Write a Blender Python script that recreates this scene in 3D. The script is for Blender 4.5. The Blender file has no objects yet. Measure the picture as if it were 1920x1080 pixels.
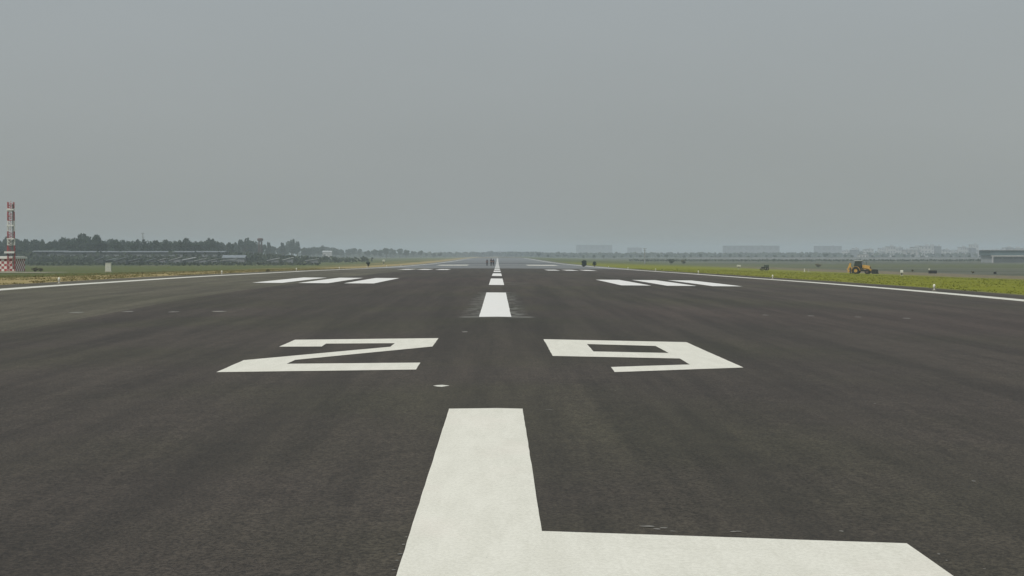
import bpy, bmesh, math, random
from mathutils import Vector, Matrix, Euler, noise
from mathutils.geometry import tessellate_polygon
random.seed(29)
R = math.radians
C = bpy.context.scene.collection
SC = bpy.context.scene

# ------------------------------------------------------------------ camera
F = 3090.0                      # focal length in photo pixels (1920 wide)
EYE = 1.78
cam_d = bpy.data.cameras.new('camera'); cam = bpy.data.objects.new('camera', cam_d); C.objects.link(cam)
cam_d.sensor_width = 36; cam_d.lens = 36 * F / 1920
cam_d.clip_start = 0.1; cam_d.clip_end = 20000
cam.location = (0, 0, EYE)
cam.rotation_euler = (math.pi/2 - math.atan(69/F), 0, -math.atan(27/F))
SC.camera = cam

# ------------------------------------------------------------------ world, sun, exposure
SUN_EL, SUN_AZ = R(52), R(215)          # behind the camera to the left
w = bpy.data.worlds.new('World'); SC.world = w; w.use_nodes = True
nt = w.node_tree; nt.nodes.clear()
N = nt.nodes.new; L = nt.links.new
sky = N('ShaderNodeTexSky'); sky.sky_type = 'NISHITA'; sky.sun_disc = False
sky.sun_elevation = SUN_EL; sky.sun_rotation = SUN_AZ; sky.dust_density = 6; sky.air_density = 1.5; sky.altitude = 200
hs = N('ShaderNodeHueSaturation'); hs.inputs['Saturation'].default_value = 0.35
tc = N('ShaderNodeTexCoord'); nz = N('ShaderNodeTexNoise'); nz.inputs['Scale'].default_value = 2.2; nz.inputs['Detail'].default_value = 5
mp = N('ShaderNodeMapping'); mp.inputs['Scale'].default_value = (1, 1, 3.5)
cr = N('ShaderNodeValToRGB')
cr.color_ramp.elements[0].position = 0.32; cr.color_ramp.elements[0].color = (.965, .965, .965, 1)
cr.color_ramp.elements[1].position = 0.68; cr.color_ramp.elements[1].color = (1.035, 1.03, 1.03, 1)
mx = N('ShaderNodeMix'); mx.data_type = 'RGBA'; mx.inputs['Factor'].default_value = 0.9
bg = N('ShaderNodeBackground'); bg.inputs['Strength'].default_value = 0.1
out = N('ShaderNodeOutputWorld')
L(sky.outputs[0], hs.inputs['Color']); L(hs.outputs[0], mx.inputs[6])
L(tc.outputs['Generated'], mp.inputs[0]); L(mp.outputs[0], nz.inputs['Vector']); L(nz.outputs[0], cr.inputs[0])
sz = N('ShaderNodeSeparateXYZ'); L(tc.outputs['Generated'], sz.inputs[0])
vr = N('ShaderNodeMapRange'); vr.inputs[1].default_value = 0.0; vr.inputs[2].default_value = .17; L(sz.outputs[2], vr.inputs[0])
vm = N('ShaderNodeMix'); vm.data_type = 'RGBA'; vm.inputs[6].default_value = (3.32, 3.54, 3.44, 1); vm.inputs[7].default_value = (3.52, 3.90, 4.08, 1); L(vr.outputs[0], vm.inputs['Factor'])
ml = N('ShaderNodeVectorMath'); ml.operation = 'MULTIPLY'; L(vm.outputs[2], ml.inputs[0]); L(cr.outputs[0], ml.inputs[1]); L(ml.outputs[0], mx.inputs[7])
L(mx.outputs[2], bg.inputs['Color']); L(bg.outputs[0], out.inputs[0])
sd = bpy.data.lights.new('sun', 'SUN'); sd.energy = 2.2; sd.angle = R(4); sd.color = (1, .955, .88)
so = bpy.data.objects.new('sun', sd); C.objects.link(so)
# direction towards the sun (behind-left of the camera)
sdir = Vector((-math.cos(SUN_EL)*math.sin(R(35)), -math.cos(SUN_EL)*math.cos(R(35)), math.sin(SUN_EL)))
so.rotation_euler = sdir.to_track_quat('Z', 'Y').to_euler(); so.location = (0, 0, 200)
SC.view_settings.view_transform = 'Standard'; SC.view_settings.look = 'None'
SC.view_settings.exposure = 0; SC.view_settings.gamma = 1
SC.cycles.volume_bounces = 3; SC.cycles.max_bounces = 8

# ------------------------------------------------------------------ terrain shape
KN = [(-400,1.9),(-60,1.78),(0,1.78),(44,1.78),(74,1.86),(94,1.93),(124,2.06),(144,2.18),(174,2.35),(194,2.46),(224,2.65),(288,3.02),
      (340,3.3),(453,3.8),(620,4.4),(820,4.85),(1015,5.15),(1360,5.75),(2000,7.2),(3000,9.3),(5000,13),(9000,20)]
def tab(t, x):
    if x <= t[0][0]: return t[0][1]
    if x >= t[-1][0]: return t[-1][1]
    n = len(t)
    for i in range(n-1):
        if x <= t[i+1][0]:
            x0, y0 = t[i]; x1, y1 = t[i+1]; hh = x1-x0; u = (x-x0)/hh
            d = (y1-y0)/hh
            m0 = d if i == 0 else .5*(d + (y0-t[i-1][1])/(x0-t[i-1][0]))
            m1 = d if i == n-2 else .5*(d + (t[i+2][1]-y1)/(t[i+2][0]-x1))
            return (2*u**3-3*u*u+1)*y0 + (u**3-2*u*u+u)*hh*m0 + (3*u*u-2*u**3)*y1 + (u**3-u*u)*hh*m1
SL = [(-400,.015),(0,.015),(36,.015),(66,-.004),(100,-.0065),(200,-.006),(320,.0),(450,.003),(9000,.003)]
SR = [(-400,.0187),(0,.0187),(36,.0187),(70,.011),(140,.0085),(300,.007),(9000,.006)]
def smooth(u): u = max(0, min(1, u)); return u*u*(3-2*u)
def H(X, Y):
    h = tab(KN, Y); a = min(abs(X), 25.5)
    h += a * tab(SL if X < 0 else SR, Y)
    e = abs(X) - 25.5
    if e > 0:
        h += 0.95*smooth(e/60) if X < 0 else 1.65*smooth(e/75)
        h += .10*smooth(e/20)*noise.noise(Vector((X*.03, Y*.02, 0))) + .03*smooth(e/6)*noise.noise(Vector((X*.3, Y*.2, 5)))
    return EYE - h
CR = cam.rotation_euler.to_matrix()
def ray(px, py): return CR @ Vector(((px-960)/F, -(py-540)/F, -1))
def gp(px, py):
    d = ray(px, py); t = 5.0; 
    while t < 9000:
        p = cam.location + d*t
        if p.z < H(p.x, p.y): break
        t *= 1.01
    a, b = t/1.01, t
    for _ in range(40):
        m = .5*(a+b); p = cam.location + d*m
        if p.z < H(p.x, p.y): b = m
        else: a = m
    return p.x, p.y
def at(px, Y):
    d = ray(px, 471); X = Y*d.x/d.y
    return Vector((X, Y, H(X, Y)))
def zat(py, Y):                 # height seen at photo row py at distance Y
    return EYE - (py-471)/F*Y

# ------------------------------------------------------------------ materials
def mat(name, col, rough=.8, var=.0, scale=8, metal=0, spec=.5, col2=None, bump=0):
    m = bpy.data.materials.new(name); m.use_nodes = True
    t = m.node_tree; b = t.nodes['Principled BSDF']
    b.inputs['Roughness'].default_value = rough; b.inputs['Metallic'].default_value = metal
    b.inputs['Specular IOR Level'].default_value = spec
    b.inputs['Base Color'].default_value = (*col, 1)
    if var or col2:
        tcn = t.nodes.new('ShaderNodeTexCoord'); n = t.nodes.new('ShaderNodeTexNoise'); n.inputs['Scale'].default_value = scale; n.inputs['Detail'].default_value = 6
        r = t.nodes.new('ShaderNodeValToRGB'); r.color_ramp.elements[0].position = .3; r.color_ramp.elements[1].position = .7
        c2 = col2 or tuple(min(1, c*(1+var)) for c in col)
        c1 = col if col2 else tuple(c*(1-var) for c in col)
        r.color_ramp.elements[0].color = (*c1, 1); r.color_ramp.elements[1].color = (*c2, 1)
        t.links.new(tcn.outputs['Object'], n.inputs['Vector']); t.links.new(n.outputs[0], r.inputs[0]); t.links.new(r.outputs[0], b.inputs['Base Color'])
        if bump:
            bp = t.nodes.new('ShaderNodeBump'); bp.inputs['Strength'].default_value = bump
            t.links.new(n.outputs[0], bp.inputs['Height']); t.links.new(bp.outputs[0], b.inputs['Normal'])
    return m
class G:                        # tiny node-graph helper for the big ground shaders
    def __init__(s, name):
        s.m = bpy.data.materials.new(name); s.m.use_nodes = True; s.t = s.m.node_tree; s.b = s.t.nodes['Principled BSDF']
        g = s.t.nodes.new('ShaderNodeNewGeometry'); s.pos = g.outputs['Position']
        sp = s.t.nodes.new('ShaderNodeSeparateXYZ'); s.t.links.new(s.pos, sp.inputs[0]); s.X, s.Y = sp.outputs[0], sp.outputs[1]
    def lk(s, v, i):
        if hasattr(v, 'links'): s.t.links.new(v, i)
        elif isinstance(v, tuple): i.default_value = (*v, 1) if len(v) == 3 and len(i.default_value) == 4 else v
        else: i.default_value = v
    def math(s, op, a, b=0.0, c=None, clamp=False):
        n = s.t.nodes.new('ShaderNodeMath'); n.operation = op; n.use_clamp = clamp
        s.lk(a, n.inputs[0]); s.lk(b, n.inputs[1])
        if c is not None: s.lk(c, n.inputs[2])
        return n.outputs[0]
    def noise(s, scale, stretch=(1,1,1), detail=4, rough=.5, off=(0,0,0)):
        mpn = s.t.nodes.new('ShaderNodeMapping'); mpn.inputs['Scale'].default_value = stretch; mpn.inputs['Location'].default_value = off
        n = s.t.nodes.new('ShaderNodeTexNoise'); n.inputs['Scale'].default_value = scale; n.inputs['Detail'].default_value = detail; n.inputs['Roughness'].default_value = rough
        s.t.links.new(s.pos, mpn.inputs[0]); s.t.links.new(mpn.outputs[0], n.inputs['Vector']); return n.outputs[0]
    def ss(s, v, a, b, lo=0.0, hi=1.0):
        n = s.t.nodes.new('ShaderNodeMapRange'); n.interpolation_type = 'SMOOTHSTEP'
        s.lk(v, n.inputs[0])
        for i, q in enumerate((a, b, lo, hi)): s.lk(q, n.inputs[1+i])
        return n.outputs[0]
    def mix(s, f, a, b):
        n = s.t.nodes.new('ShaderNodeMix'); n.data_type = 'RGBA'
        s.lk(f, n.inputs['Factor']); s.lk(a, n.inputs[6]); s.lk(b, n.inputs[7]); return n.outputs[2]
    def scale(s, col, f):
        n = s.t.nodes.new('ShaderNodeVectorMath'); n.operation = 'SCALE'
        s.lk(col, n.inputs[0]) if hasattr(col, 'links') else setattr(n.inputs[0], 'default_value', col)
        s.lk(f, n.inputs['Scale']); return n.outputs[0]

def asphalt():
    g = G('asphalt')
    olive = g.ss(g.noise(.09, (1,1,1), 3), .42, .62)
    col = g.mix(olive, (.0465,.038,.030), (.044,.039,.0255))
    col = g.mix(g.ss(g.noise(.05, (1,.5,1), 3, off=(31,7,0)), .5, .68), col, (.050,.038,.0315))
    col = g.mix(g.math('MULTIPLY', g.math('MULTIPLY', g.ss(g.X, -11.62, -11.75), g.ss(g.Y, 30, 44)), .7), col, (.053,.050,.034))
    f = g.ss(g.noise(30, (1,.8,1), 5, .9), .38, .62, .40, 1.65)          # stone grain
    f = g.math('MULTIPLY', f, g.ss(g.noise(4.5, (1,.6,1), 4, .65, (3,1,0)), .33, .67, .88, 1.12))
    f = g.math('MULTIPLY', f, g.ss(g.noise(1.1, (1,.04,1), 6, .7), .36, .64, .76, 1.22))   # paver streaks along the runway
    f = g.math('MULTIPLY', f, g.ss(g.noise(.12, (1,.2,1), 4, .6, (9,2,0)), .35, .65, .89, 1.11))
    f = g.math('MULTIPLY', f, g.ss(g.noise(.35, (.15,1,1), 5, .65, (19,2,0)), .35, .65, .95, 1.05))
    # paving lanes joined at +-3.9, +-7.8, +-11.7 m: thin joint and slight tone change
    ln = g.math('FRACT', g.math('DIVIDE', g.math('ADD', g.X, 50.7+.12), 3.9))
    j = g.math('MULTIPLY', g.ss(g.math('ABSOLUTE', g.math('SUBTRACT', ln, .5)), .488, .497), g.ss(g.noise(.4, (1,.2,1), 3, .5, (5,5,0)), .45, .6))
    f = g.math('MULTIPLY', f, g.math('SUBTRACT', 1.0, g.math('MULTIPLY', j, .16)))
    left = g.math('MULTIPLY', g.ss(g.X, -11.62, -11.75), g.ss(g.Y, 30, 44))
    right = g.math('MULTIPLY', g.ss(g.X, 11.75, 11.9), g.ss(g.Y, 30, 60))
    f = g.math('MULTIPLY', f, g.math('ADD', 1.0, g.math('ADD', g.math('MULTIPLY', left, .62), g.math('MULTIPLY', right, .16))))
    # day joints across
    for yy, amt in ((23.2, .06), (29.6, -.05), (47.5, .07), (86, .05)):
        wob = g.math('ADD', g.Y, g.math('MULTIPLY', g.noise(.2, (1,.01,1), 2), .8))
        f = g.math('MULTIPLY', f, g.ss(wob, yy, yy+.25, 1.0, 1.0+amt))
    # old rubbed-out marking ghost round the first stripes
    def box(x0, x1, y0, y1, ex=.1, ey=.6):
        a = g.math('MULTIPLY', g.ss(g.X, x0-ex, x0+ex), g.ss(g.X, x1+ex, x1-ex))
        return g.math('MULTIPLY', a, g.math('MULTIPLY', g.ss(g.Y, y0-ey, y0+ey), g.ss(g.Y, y1+ey, y1-ey)))
    gh = g.math('MULTIPLY', box(-.85, .72, 44.6, 74.5, .28, 1.5), g.ss(g.noise(2.2, (1,.35,1), 5, .65, (2,2,0)), .40, .70))
    gh2 = g.math('MULTIPLY', box(-1.0, .95, 44.5, 45.3, .15, .25), .8)
    gh3 = g.math('MULTIPLY', box(.3, 2.6, 96, 106, .5, 3), g.ss(g.noise(.7, (1,.3,1), 3), .5, .7))
    gsum = g.math('MULTIPLY', g.math('MAXIMUM', gh, g.math('MAXIMUM', gh2, g.math('MULTIPLY', gh3, .4))), .55)
    col = g.scale(col, f)
    col = g.mix(gsum, col, (.30,.31,.28))
    # paint flecks
    vor = g.t.nodes.new('ShaderNodeTexVoronoi'); vor.inputs['Scale'].default_value = 3.1; g.t.links.new(g.pos, vor.inputs['Vector'])
    fl = g.math('MULTIPLY', g.math('LESS_THAN', vor.outputs['Distance'], .045), g.ss(g.noise(.5, detail=2, off=(8,8,0)), .60, .66))
    col = g.mix(g.math('MULTIPLY', fl, .5), col, (.42,.42,.38))
    # heat shimmer and grazing sky reflection, painted as paler asphalt further on
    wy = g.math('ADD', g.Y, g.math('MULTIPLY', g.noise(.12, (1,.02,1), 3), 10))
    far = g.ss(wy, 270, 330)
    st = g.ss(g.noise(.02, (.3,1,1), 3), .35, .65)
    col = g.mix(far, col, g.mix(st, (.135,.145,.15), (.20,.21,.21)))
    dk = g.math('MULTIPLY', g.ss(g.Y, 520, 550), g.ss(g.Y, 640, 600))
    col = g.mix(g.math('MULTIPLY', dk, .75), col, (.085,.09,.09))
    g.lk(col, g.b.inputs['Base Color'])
    g.b.inputs['Roughness'].default_value = .72; g.b.inputs['Specular IOR Level'].default_value = .34
    bp = g.t.nodes.new('ShaderNodeBump'); bp.inputs['Strength'].default_value = .35; bp.inputs['Distance'].default_value = .01
    g.t.links.new(g.noise(45, detail=3), bp.inputs['Height']); g.t.links.new(bp.outputs[0], g.b.inputs['Normal'])
    return g.m
def paint(name, c1, c2, wear):
    g = G(name)
    f = g.math('ADD', g.math('MULTIPLY', g.ss(g.noise(1.6, (3,.5,1), 4, .6), .3, .7), .35), g.math('MULTIPLY', g.ss(g.noise(42, (1,.7,1), 3, .8, (3,3,0)), .35, .65), .65))
    col = g.mix(f, c1, c2)
    sm = g.math('MULTIPLY', g.ss(g.noise(6, (.12,1,1), 4, .6, (4,4,0)), .5, .8), .14)
    col = g.mix(sm, col, tuple(c*.82 for c in c1))
    pk = g.math('MULTIPLY', g.ss(g.noise(.8, (1,.6,1), 3, .6, (14,4,0)), .52, .68), .16)
    col = g.mix(pk, col, (.82,.74,.68))
    w_ = g.ss(g.noise(38, (1,1,1), 3, .7, (1,7,0)), wear, wear+.05)
    col = g.mix(g.math('MULTIPLY', w_, .55), col, (.25,.24,.21))
    g.lk(col, g.b.inputs['Base Color']); g.b.inputs['Roughness'].default_value = .7; g.b.inputs['Specular IOR Level'].default_value = .2
    return g.m
def grass_ground():
    g = G('airfield_ground')
    n1 = g.noise(.05, (1,.35,1), 5, .6); n2 = g.noise(.6, (1,.5,1), 5, .65, (7,3,0)); n3 = g.noise(4.5, (1,1,1), 4, .7, (2,9,0))
    vivid = g.mix(g.ss(n2, .35, .65), (.180,.200,.018), (.215,.225,.026))
    vivid = g.mix(g.math('MULTIPLY', g.ss(n1, .5, .7), .6), vivid, (.24,.20,.065))
    green = g.mix(g.ss(n2, .35, .65), (.080,.110,.034), (.125,.130,.045))
    dry = g.mix(g.ss(n2, .40, .66), (.38,.30,.16), (.26,.225,.085))
    brown = g.mix(g.ss(n2, .35, .65), (.23,.20,.13), (.15,.125,.085))
    dull = g.mix(g.ss(g.noise(.02, (.3,1,1), 4), .4, .62), (.085,.095,.068), (.13,.135,.11))
    wX = g.math('ADD', g.X, g.math('MULTIPLY', g.math('SUBTRACT', n1, .5), 16))
    # right of the runway: lush strip, bare strip, dull flat
    right = g.mix(g.ss(wX, 80, 96), vivid, brown)
    right = g.mix(g.ss(wX, 104, 116), right, dull)
    right = g.mix(g.ss(g.Y, 420, 900), right, green)
    right = g.mix(g.math('MULTIPLY', g.ss(g.Y, 650, 1000), g.ss(g.X, 60, 150)), right, dull)
    # left: dry verge, then green
    left = g.mix(g.math('MULTIPLY', g.ss(wX, -33, -39), g.ss(g.noise(.07, (1,.6,1), 3, .5, (11,0,0)), .36, .52)), dry, green)
    left = g.mix(g.ss(wX, -52, -66), left, green)
    left = g.mix(g.math('MULTIPLY', g.ss(g.X, -80, -160), g.ss(g.Y, 480, 700)), left, g.mix(g.ss(n1, .4, .6), (.06,.085,.035), (.13,.12,.07)))
    col = g.mix(g.ss(g.X, -1, 1), left, right)
    gp_ = g.math('MULTIPLY', g.math('MULTIPLY', g.ss(wX, -40, -44), g.ss(wX, -64, -58)), g.math('MULTIPLY', g.ss(g.Y, 120, 140), g.ss(g.Y, 215, 190)))
    col = g.mix(g.math('MULTIPLY', gp_, .8), col, (.075,.125,.025))
    # crumbly verge next to the pavement
    ax = g.math('ABSOLUTE', wX)
    ax2 = g.math('ADD', g.math('ABSOLUTE', g.X), g.math('MULTIPLY', g.math('SUBTRACT', n2, .5), 2.2))
    col = g.mix(g.math('MULTIPLY', g.ss(ax2, 27.2, 26.0), .8), col, (.145,.135,.10))
    col = g.scale(col, g.ss(n3, .25, .75, .80, 1.18))
    g.lk(col, g.b.inputs['Base Color']); g.b.inputs['Roughness'].default_value = .95; g.b.inputs['Specular IOR Level'].default_value = .1
    return g.m
M = dict(asphalt=asphalt(), fresh=paint('fresh_white_paint', (.80,.80,.78), (.85,.85,.83), .74), dab=paint('faded_paint', (.20,.195,.18), (.27,.265,.24), .7), ground=grass_ground(),
    paint=paint('white_paint', (.68,.67,.59), (.85,.84,.76), .69),
    cream=paint('edge_paint', (.66,.66,.59), (.72,.72,.66), .66),
    white=mat('white_enamel', (.72,.72,.68), .5, .06, 2), red=mat('red_enamel', (.36,.045,.045), .6, .3, 2),
    conc=mat('pale_concrete', (.47,.43,.34), .85, .18, .5), dconc=mat('grey_concrete', (.28,.28,.26), .85, .15, 1),
    yellow=mat('yellow_machine_paint', (.52,.31,.07), .5, .18, 3), black=mat('black_steel', (.012,.012,.012), .5, .3, 4),
    rubber=mat('tyre_rubber', (.02,.02,.018), .9, .2, 6), glass=mat('dark_cab_glass', (.03,.04,.04), .12, spec=.6),
    steel=mat('galvanised_steel', (.34,.35,.35), .45, .1, 6, metal=.5),
    cab=mat('cabinet_paint', (.56,.57,.49), .6, .06, 3), grime=mat('dull_green_paint', (.05,.07,.05), .7, .2, 3),
    leaf=mat('leaf_green', (.016,.036,.022), .8, col2=(.034,.058,.032), scale=.35),
    leaf2=mat('leaf_dark_green', (.014,.032,.022), .8, col2=(.030,.050,.030), scale=.35),
    bark=mat('bark', (.11,.085,.06), .9, .3, 3), scrub=mat('scrub_leaves', (.018,.034,.018), .85, col2=(.050,.065,.032), scale=.12),
    blade=mat('grass_blades', (.150,.175,.020), .85, col2=(.20,.205,.03), scale=.25), dryb=mat('dry_grass_blades', (.20,.165,.07), .9, col2=(.14,.145,.045), scale=.25),
    weed=mat('weed_leaves', (.075,.075,.035), .85, col2=(.14,.12,.06), scale=2), wallp=mat('perimeter_wall_plaster', (.30,.32,.33), .8, .1, .2), wallw=mat('white_plaster', (.50,.50,.50), .8, .08, .2), wallg=mat('grey_plaster', (.17,.18,.20), .8, .1, .2), wallh=mat('pale_hangar_cladding', (.27,.285,.32), .7, .1, .05), wallb=mat('cream_plaster', (.36,.34,.33), .8, .1, .2),
    clad=mat('blue_grey_cladding', (.085,.13,.145), .6, .1, .2), pane=mat('window_glass', (.20,.22,.24), .3), sheet=mat('pale_sheet_roof', (.40,.42,.43), .5, .12, .5),
    eave=mat('weathered_sheet', (.20,.23,.26), .6, .12, .5), darkroof=mat('dark_shed_wall', (.06,.07,.07), .8, .2, .5), tank=mat('tank_concrete', (.10,.06,.055), .85, .1, .3),
    skin=mat('skin', (.22,.12,.08), .6), cloth1=mat('navy_cloth', (.02,.025,.04), .9, .2, 9), cloth2=mat('charcoal_cloth', (.03,.03,.035), .9, .2, 9), hair=mat('black_hair', (.01,.009,.008), .8),
    lamp=mat('frosted_lamp_glass', (.78,.78,.66), .25), lampy=mat('amber_lamp_glass', (.62,.42,.12), .3), flag=mat('orange_marker', (.5,.13,.03), .7))

# ------------------------------------------------------------------ helpers
def tag(o, label=None, cat=None, group=None, kind=None):
    if label: o['label'] = label
    if cat: o['category'] = cat
    if group: o['group'] = group
    if kind: o['kind'] = kind
    return o
def mesh_obj(name, bm, material, parent=None, smooth_=False):
    me = bpy.data.meshes.new(name); bm.to_mesh(me); bm.free()
    mats = material if isinstance(material, (list, tuple)) else [material]
    for mm in mats: me.materials.append(mm)
    if smooth_:
        for p in me.polygons: p.use_smooth = True
    o = bpy.data.objects.new(name, me); C.objects.link(o)
    if parent: o.parent = parent
    return o
def empty(name, loc, rz=0):
    o = bpy.data.objects.new(name, None); C.objects.link(o); o.location = loc; o.rotation_euler = (0, 0, rz); o.empty_display_size = .3
    return o
def kids(o): return [c for c in list(bpy.data.objects) if c.parent == o]
KC = {}
def copy_tree(o, parent=None):
    if o not in KC: KC[o] = kids(o)
    c = o.copy(); C.objects.link(c); c.parent = parent
    for ch in KC[o]: copy_tree(ch, c)
    return c
def bx(bm, c, s, rot=None, mi=0, bev=0):
    r = bmesh.ops.create_cube(bm, size=1)
    mt = Matrix.Translation(c) @ (rot.to_4x4() if rot else Matrix()) @ Matrix.Diagonal((*s, 1))
    bmesh.ops.transform(bm, matrix=mt, verts=r['verts'])
    fs = {f for v in r['verts'] for f in v.link_faces}
    for f in fs: f.material_index = mi
    if bev:
        es = {e for v in r['verts'] for e in v.link_edges}
        bmesh.ops.bevel(bm, geom=list(es), offset=bev, segments=2, affect='EDGES', profile=.5)
def cyl(bm, a, b, r1, r2=None, n=10, mi=0):
    a, b = Vector(a), Vector(b); d = b-a; r2 = r1 if r2 is None else r2
    r = bmesh.ops.create_cone(bm, cap_ends=True, segments=n, radius1=r1, radius2=r2, depth=d.length)
    mt = Matrix.Translation((a+b)/2) @ d.to_track_quat('Z', 'Y').to_matrix().to_4x4()
    bmesh.ops.transform(bm, matrix=mt, verts=r['verts'])
    for f in {f for v in r['verts'] for f in v.link_faces}: f.material_index = mi
def prism(bm, pts, y0, y1, mi=0):           # outline in XZ, thickness along Y
    a = [bm.verts.new((x, y0, z)) for x, z in pts]; b = [bm.verts.new((x, y1, z)) for x, z in pts]
    fs = [bm.faces.new(a), bm.faces.new(b[::-1])]; n = len(pts)
    for i in range(n): fs.append(bm.faces.new((a[i], b[i], b[(i+1) % n], a[(i+1) % n])))
    for f in fs: f.material_index = mi
    bmesh.ops.recalc_face_normals(bm, faces=fs)
def part(name, mt, parent, fn, **k):
    bm = bmesh.new(); fn(bm); return mesh_obj(name, bm, mt, parent, **k)

# ------------------------------------------------------------------ ground and runway sheets
def rng(a, b, s):
    o = []; x = a
    while x < b-1e-6: o.append(x); x += s
    return o
ROWS = [-400,-250,-150,-80,-40] + rng(-20, 130, 2) + rng(130, 340, 5) + rng(340, 700, 12) + rng(700, 1400, 35) + rng(1400, 3000, 100) + rng(3000, 8001, 400)
COLR = [-25.3,-24] + rng(-22, 23, 2) + [24, 25.3]
half = [26, 27, 28, 30, 32, 34] + rng(36, 60, 3) + rng(60, 150, 6) + rng(150, 400, 25) + [400, 500, 650, 800, 1000, 1300, 1700, 2200, 2900, 3800, 5000]
COLG = [-x for x in half[::-1]] + COLR + half
def sheet(name, cols, rows, dz, m, xf=None):
    bm = bmesh.new(); g = []
    for y in rows: g.append([bm.verts.new((x, y, H(x, y)+dz)) for x in cols])
    for j in range(len(rows)-1):
        for i in range(len(cols)-1): bm.faces.new((g[j][i], g[j][i+1], g[j+1][i+1], g[j+1][i]))
    return mesh_obj(name, bm, m, smooth_=True)
ground = tag(sheet('ground', COLG, ROWS, -.06, M['ground']), 'flat airfield ground with grass verges and dry earth', kind='structure')
RROWS = [y for y in ROWS if -60 <= y <= 1420]
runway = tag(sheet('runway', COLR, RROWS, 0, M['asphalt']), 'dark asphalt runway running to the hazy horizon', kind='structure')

def marking(name, loops, m, label=None, dz=.005, jit=.006, step=.3):
    """loops: list of closed world-XY loops (first outer, others holes); laid on the runway surface"""
    dense = []
    for lp in loops:
        o = []
        for i, p in enumerate(lp):
            q = lp[(i+1) % len(lp)]; a, b = Vector((p[0], p[1], 0)), Vector((q[0], q[1], 0)); n = max(1, min(60, int((b-a).length/step)))
            for k in range(n):
                v = a.lerp(b, k/n)
                if k: v += Vector((random.uniform(-jit, jit), random.uniform(-jit, jit)*2, 0))
                o.append(v)
        dense.append(o)
    tris = tessellate_polygon(dense); flat = [v for d in dense for v in d]
    bm = bmesh.new(); vs = [bm.verts.new(v) for v in flat]
    for t in tris:
        try: bm.faces.new([vs[i] for i in t])
        except ValueError: pass
    xs = [v.x for v in flat]; ys = [v.y for v in flat]
    for y in RROWS:
        if min(ys) < y < max(ys): bmesh.ops.bisect_plane(bm, geom=bm.verts[:]+bm.edges[:]+bm.faces[:], plane_co=(0,y,0), plane_no=(0,1,0))
    for x in COLR:
        if min(xs) < x < max(xs): bmesh.ops.bisect_plane(bm, geom=bm.verts[:]+bm.edges[:]+bm.faces[:], plane_co=(x,0,0), plane_no=(1,0,0))
    for v in bm.verts: v.co.z = H(v.co.x, v.co.y) + dz
    bmesh.ops.recalc_face_normals(bm, faces=bm.faces)
    for f in bm.faces:
        if f.normal.z < 0: f.normal_flip()
    o = mesh_obj(name, bm, m, runway)
    if label: o['label'] = label
    return o
def rect(x0, x1, y0, y1): return [(x0, y0), (x1, y0), (x1, y1), (x0, y1)]
P = lambda l: [gp(*p) for p in l]
# letter L: top from the photo, foot continues just below the frame
xa, ya = gp(842, 767); xb, yb = gp(980, 767); xc, yc = gp(1016, 997); xd, yd = gp(1700, 1020); xe, ye = gp(745, 1080)
marking('letter_marking', [[(xa, ya), (xb, yb), (xc, yc), (xd, yd), (xd+.01, 8.75), (xe-.005, 8.6)][::-1]], M['paint'], 'large white painted letter L in the foreground', jit=.002)
marking('digit_marking', [P([(553.3,637.4),(822,634.4),(811.2,650.1),(553.3,675.3),(537.6,682.6),(788.2,680.4),(780.3,693.4),(405.7,698.3),
        (457.2,675.8),(732,650.6),(740.2,643.9),(611.6,644.7),(603.4,650.1),(523,650.4)])], M['paint'], 'white painted digit 2 left of the centreline', jit=.004)
marking('digit_marking', [P([(1019,636.4),(1286.7,641.9),(1394,689.6),(1152.5,698.2),(1145.3,688.6),(1293.4,683.9),(1274.2,672.6),(1036.3,667.8)]),
        P([(1100.5,645.5),(1229.2,649.1),(1253.8,662.3),(1113,659.4)])], M['paint'], 'white painted digit 9 right of the centreline', jit=.004)
y = 44.7
while y < 1330:
    y1 = (74 if y < 50 else y+30)
    marking('centreline_stripe', [rect(-.50, .37, y, y1)], M['fresh'], dz=.006 if y < 140 else .015, step=.6 if y < 100 else 6)
    y = 94 if y < 50 else y+50
for sx in (-1, 1):
    for (ya_, yb_, dz) in ((96.5, 122, .008), (236, 258, .015)):
        for k in range(3):
            x0 = sx*(7.25 + 2.68*k); x1 = x0 + sx*1.75
            marking('touchdown_bar', [rect(min(x0,x1), max(x0,x1), ya_, yb_)], M['fresh'], dz=dz, step=3)
    marking('aiming_point_bar', [rect(min(sx*8, sx*16), max(sx*8, sx*16), 428, 470)], M['paint'], dz=.02, step=10)
    marking('edge_line', [rect(min(sx*21.85, sx*22.8), max(sx*21.85, sx*22.8), -40, 1400)], M['cream'], dz=.006, step=40, jit=.02)
# small dabs of spilt paint and the thin row of setting-out dashes
for (px, py, wd, ln) in ((826,724,.22,.30), (872,622.5,.14,.5), (1826,903,.035,.06), (1375,998,.05,.05), (1215,988,.10,.06), (1578,997,.03,.04), (1245,991,.06,.04),(1640,757,.03,.06),
        (145,586,.5,.7), (240,584.5,.4,.7), (325,585,.3,.7), (410,584,.5,.7), (1435,591,.2,.5), (1520,592.5,.22,.5), (1608,594.5,.2,.5), (1700,597,.25,.5), (1030,768.5,.10,.03), (757,1022,.02,.03), (750,1040,.03,.03), (744,1052,.02,.02), (738,1070,.025,.02), (762,1008,.015,.03), (1232,993,.05,.05), (1262,997,.04,.03), (1385,997.5,.04,.03), (1760,1040,.02,.03), (1775,1052,.015,.02), (1846,1068,.02,.02)):
    X, Y = gp(px, py); n = 9
    marking('paint_dab', [[(X+wd*.5*math.cos(a*math.tau/n)*random.uniform(.7,1.2), Y+ln*.5*math.sin(a*math.tau/n)*random.uniform(.6,1.2)) for a in range(n)]], M['cream'] if 720 < py < 730 else M['dab'], jit=0)

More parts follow.
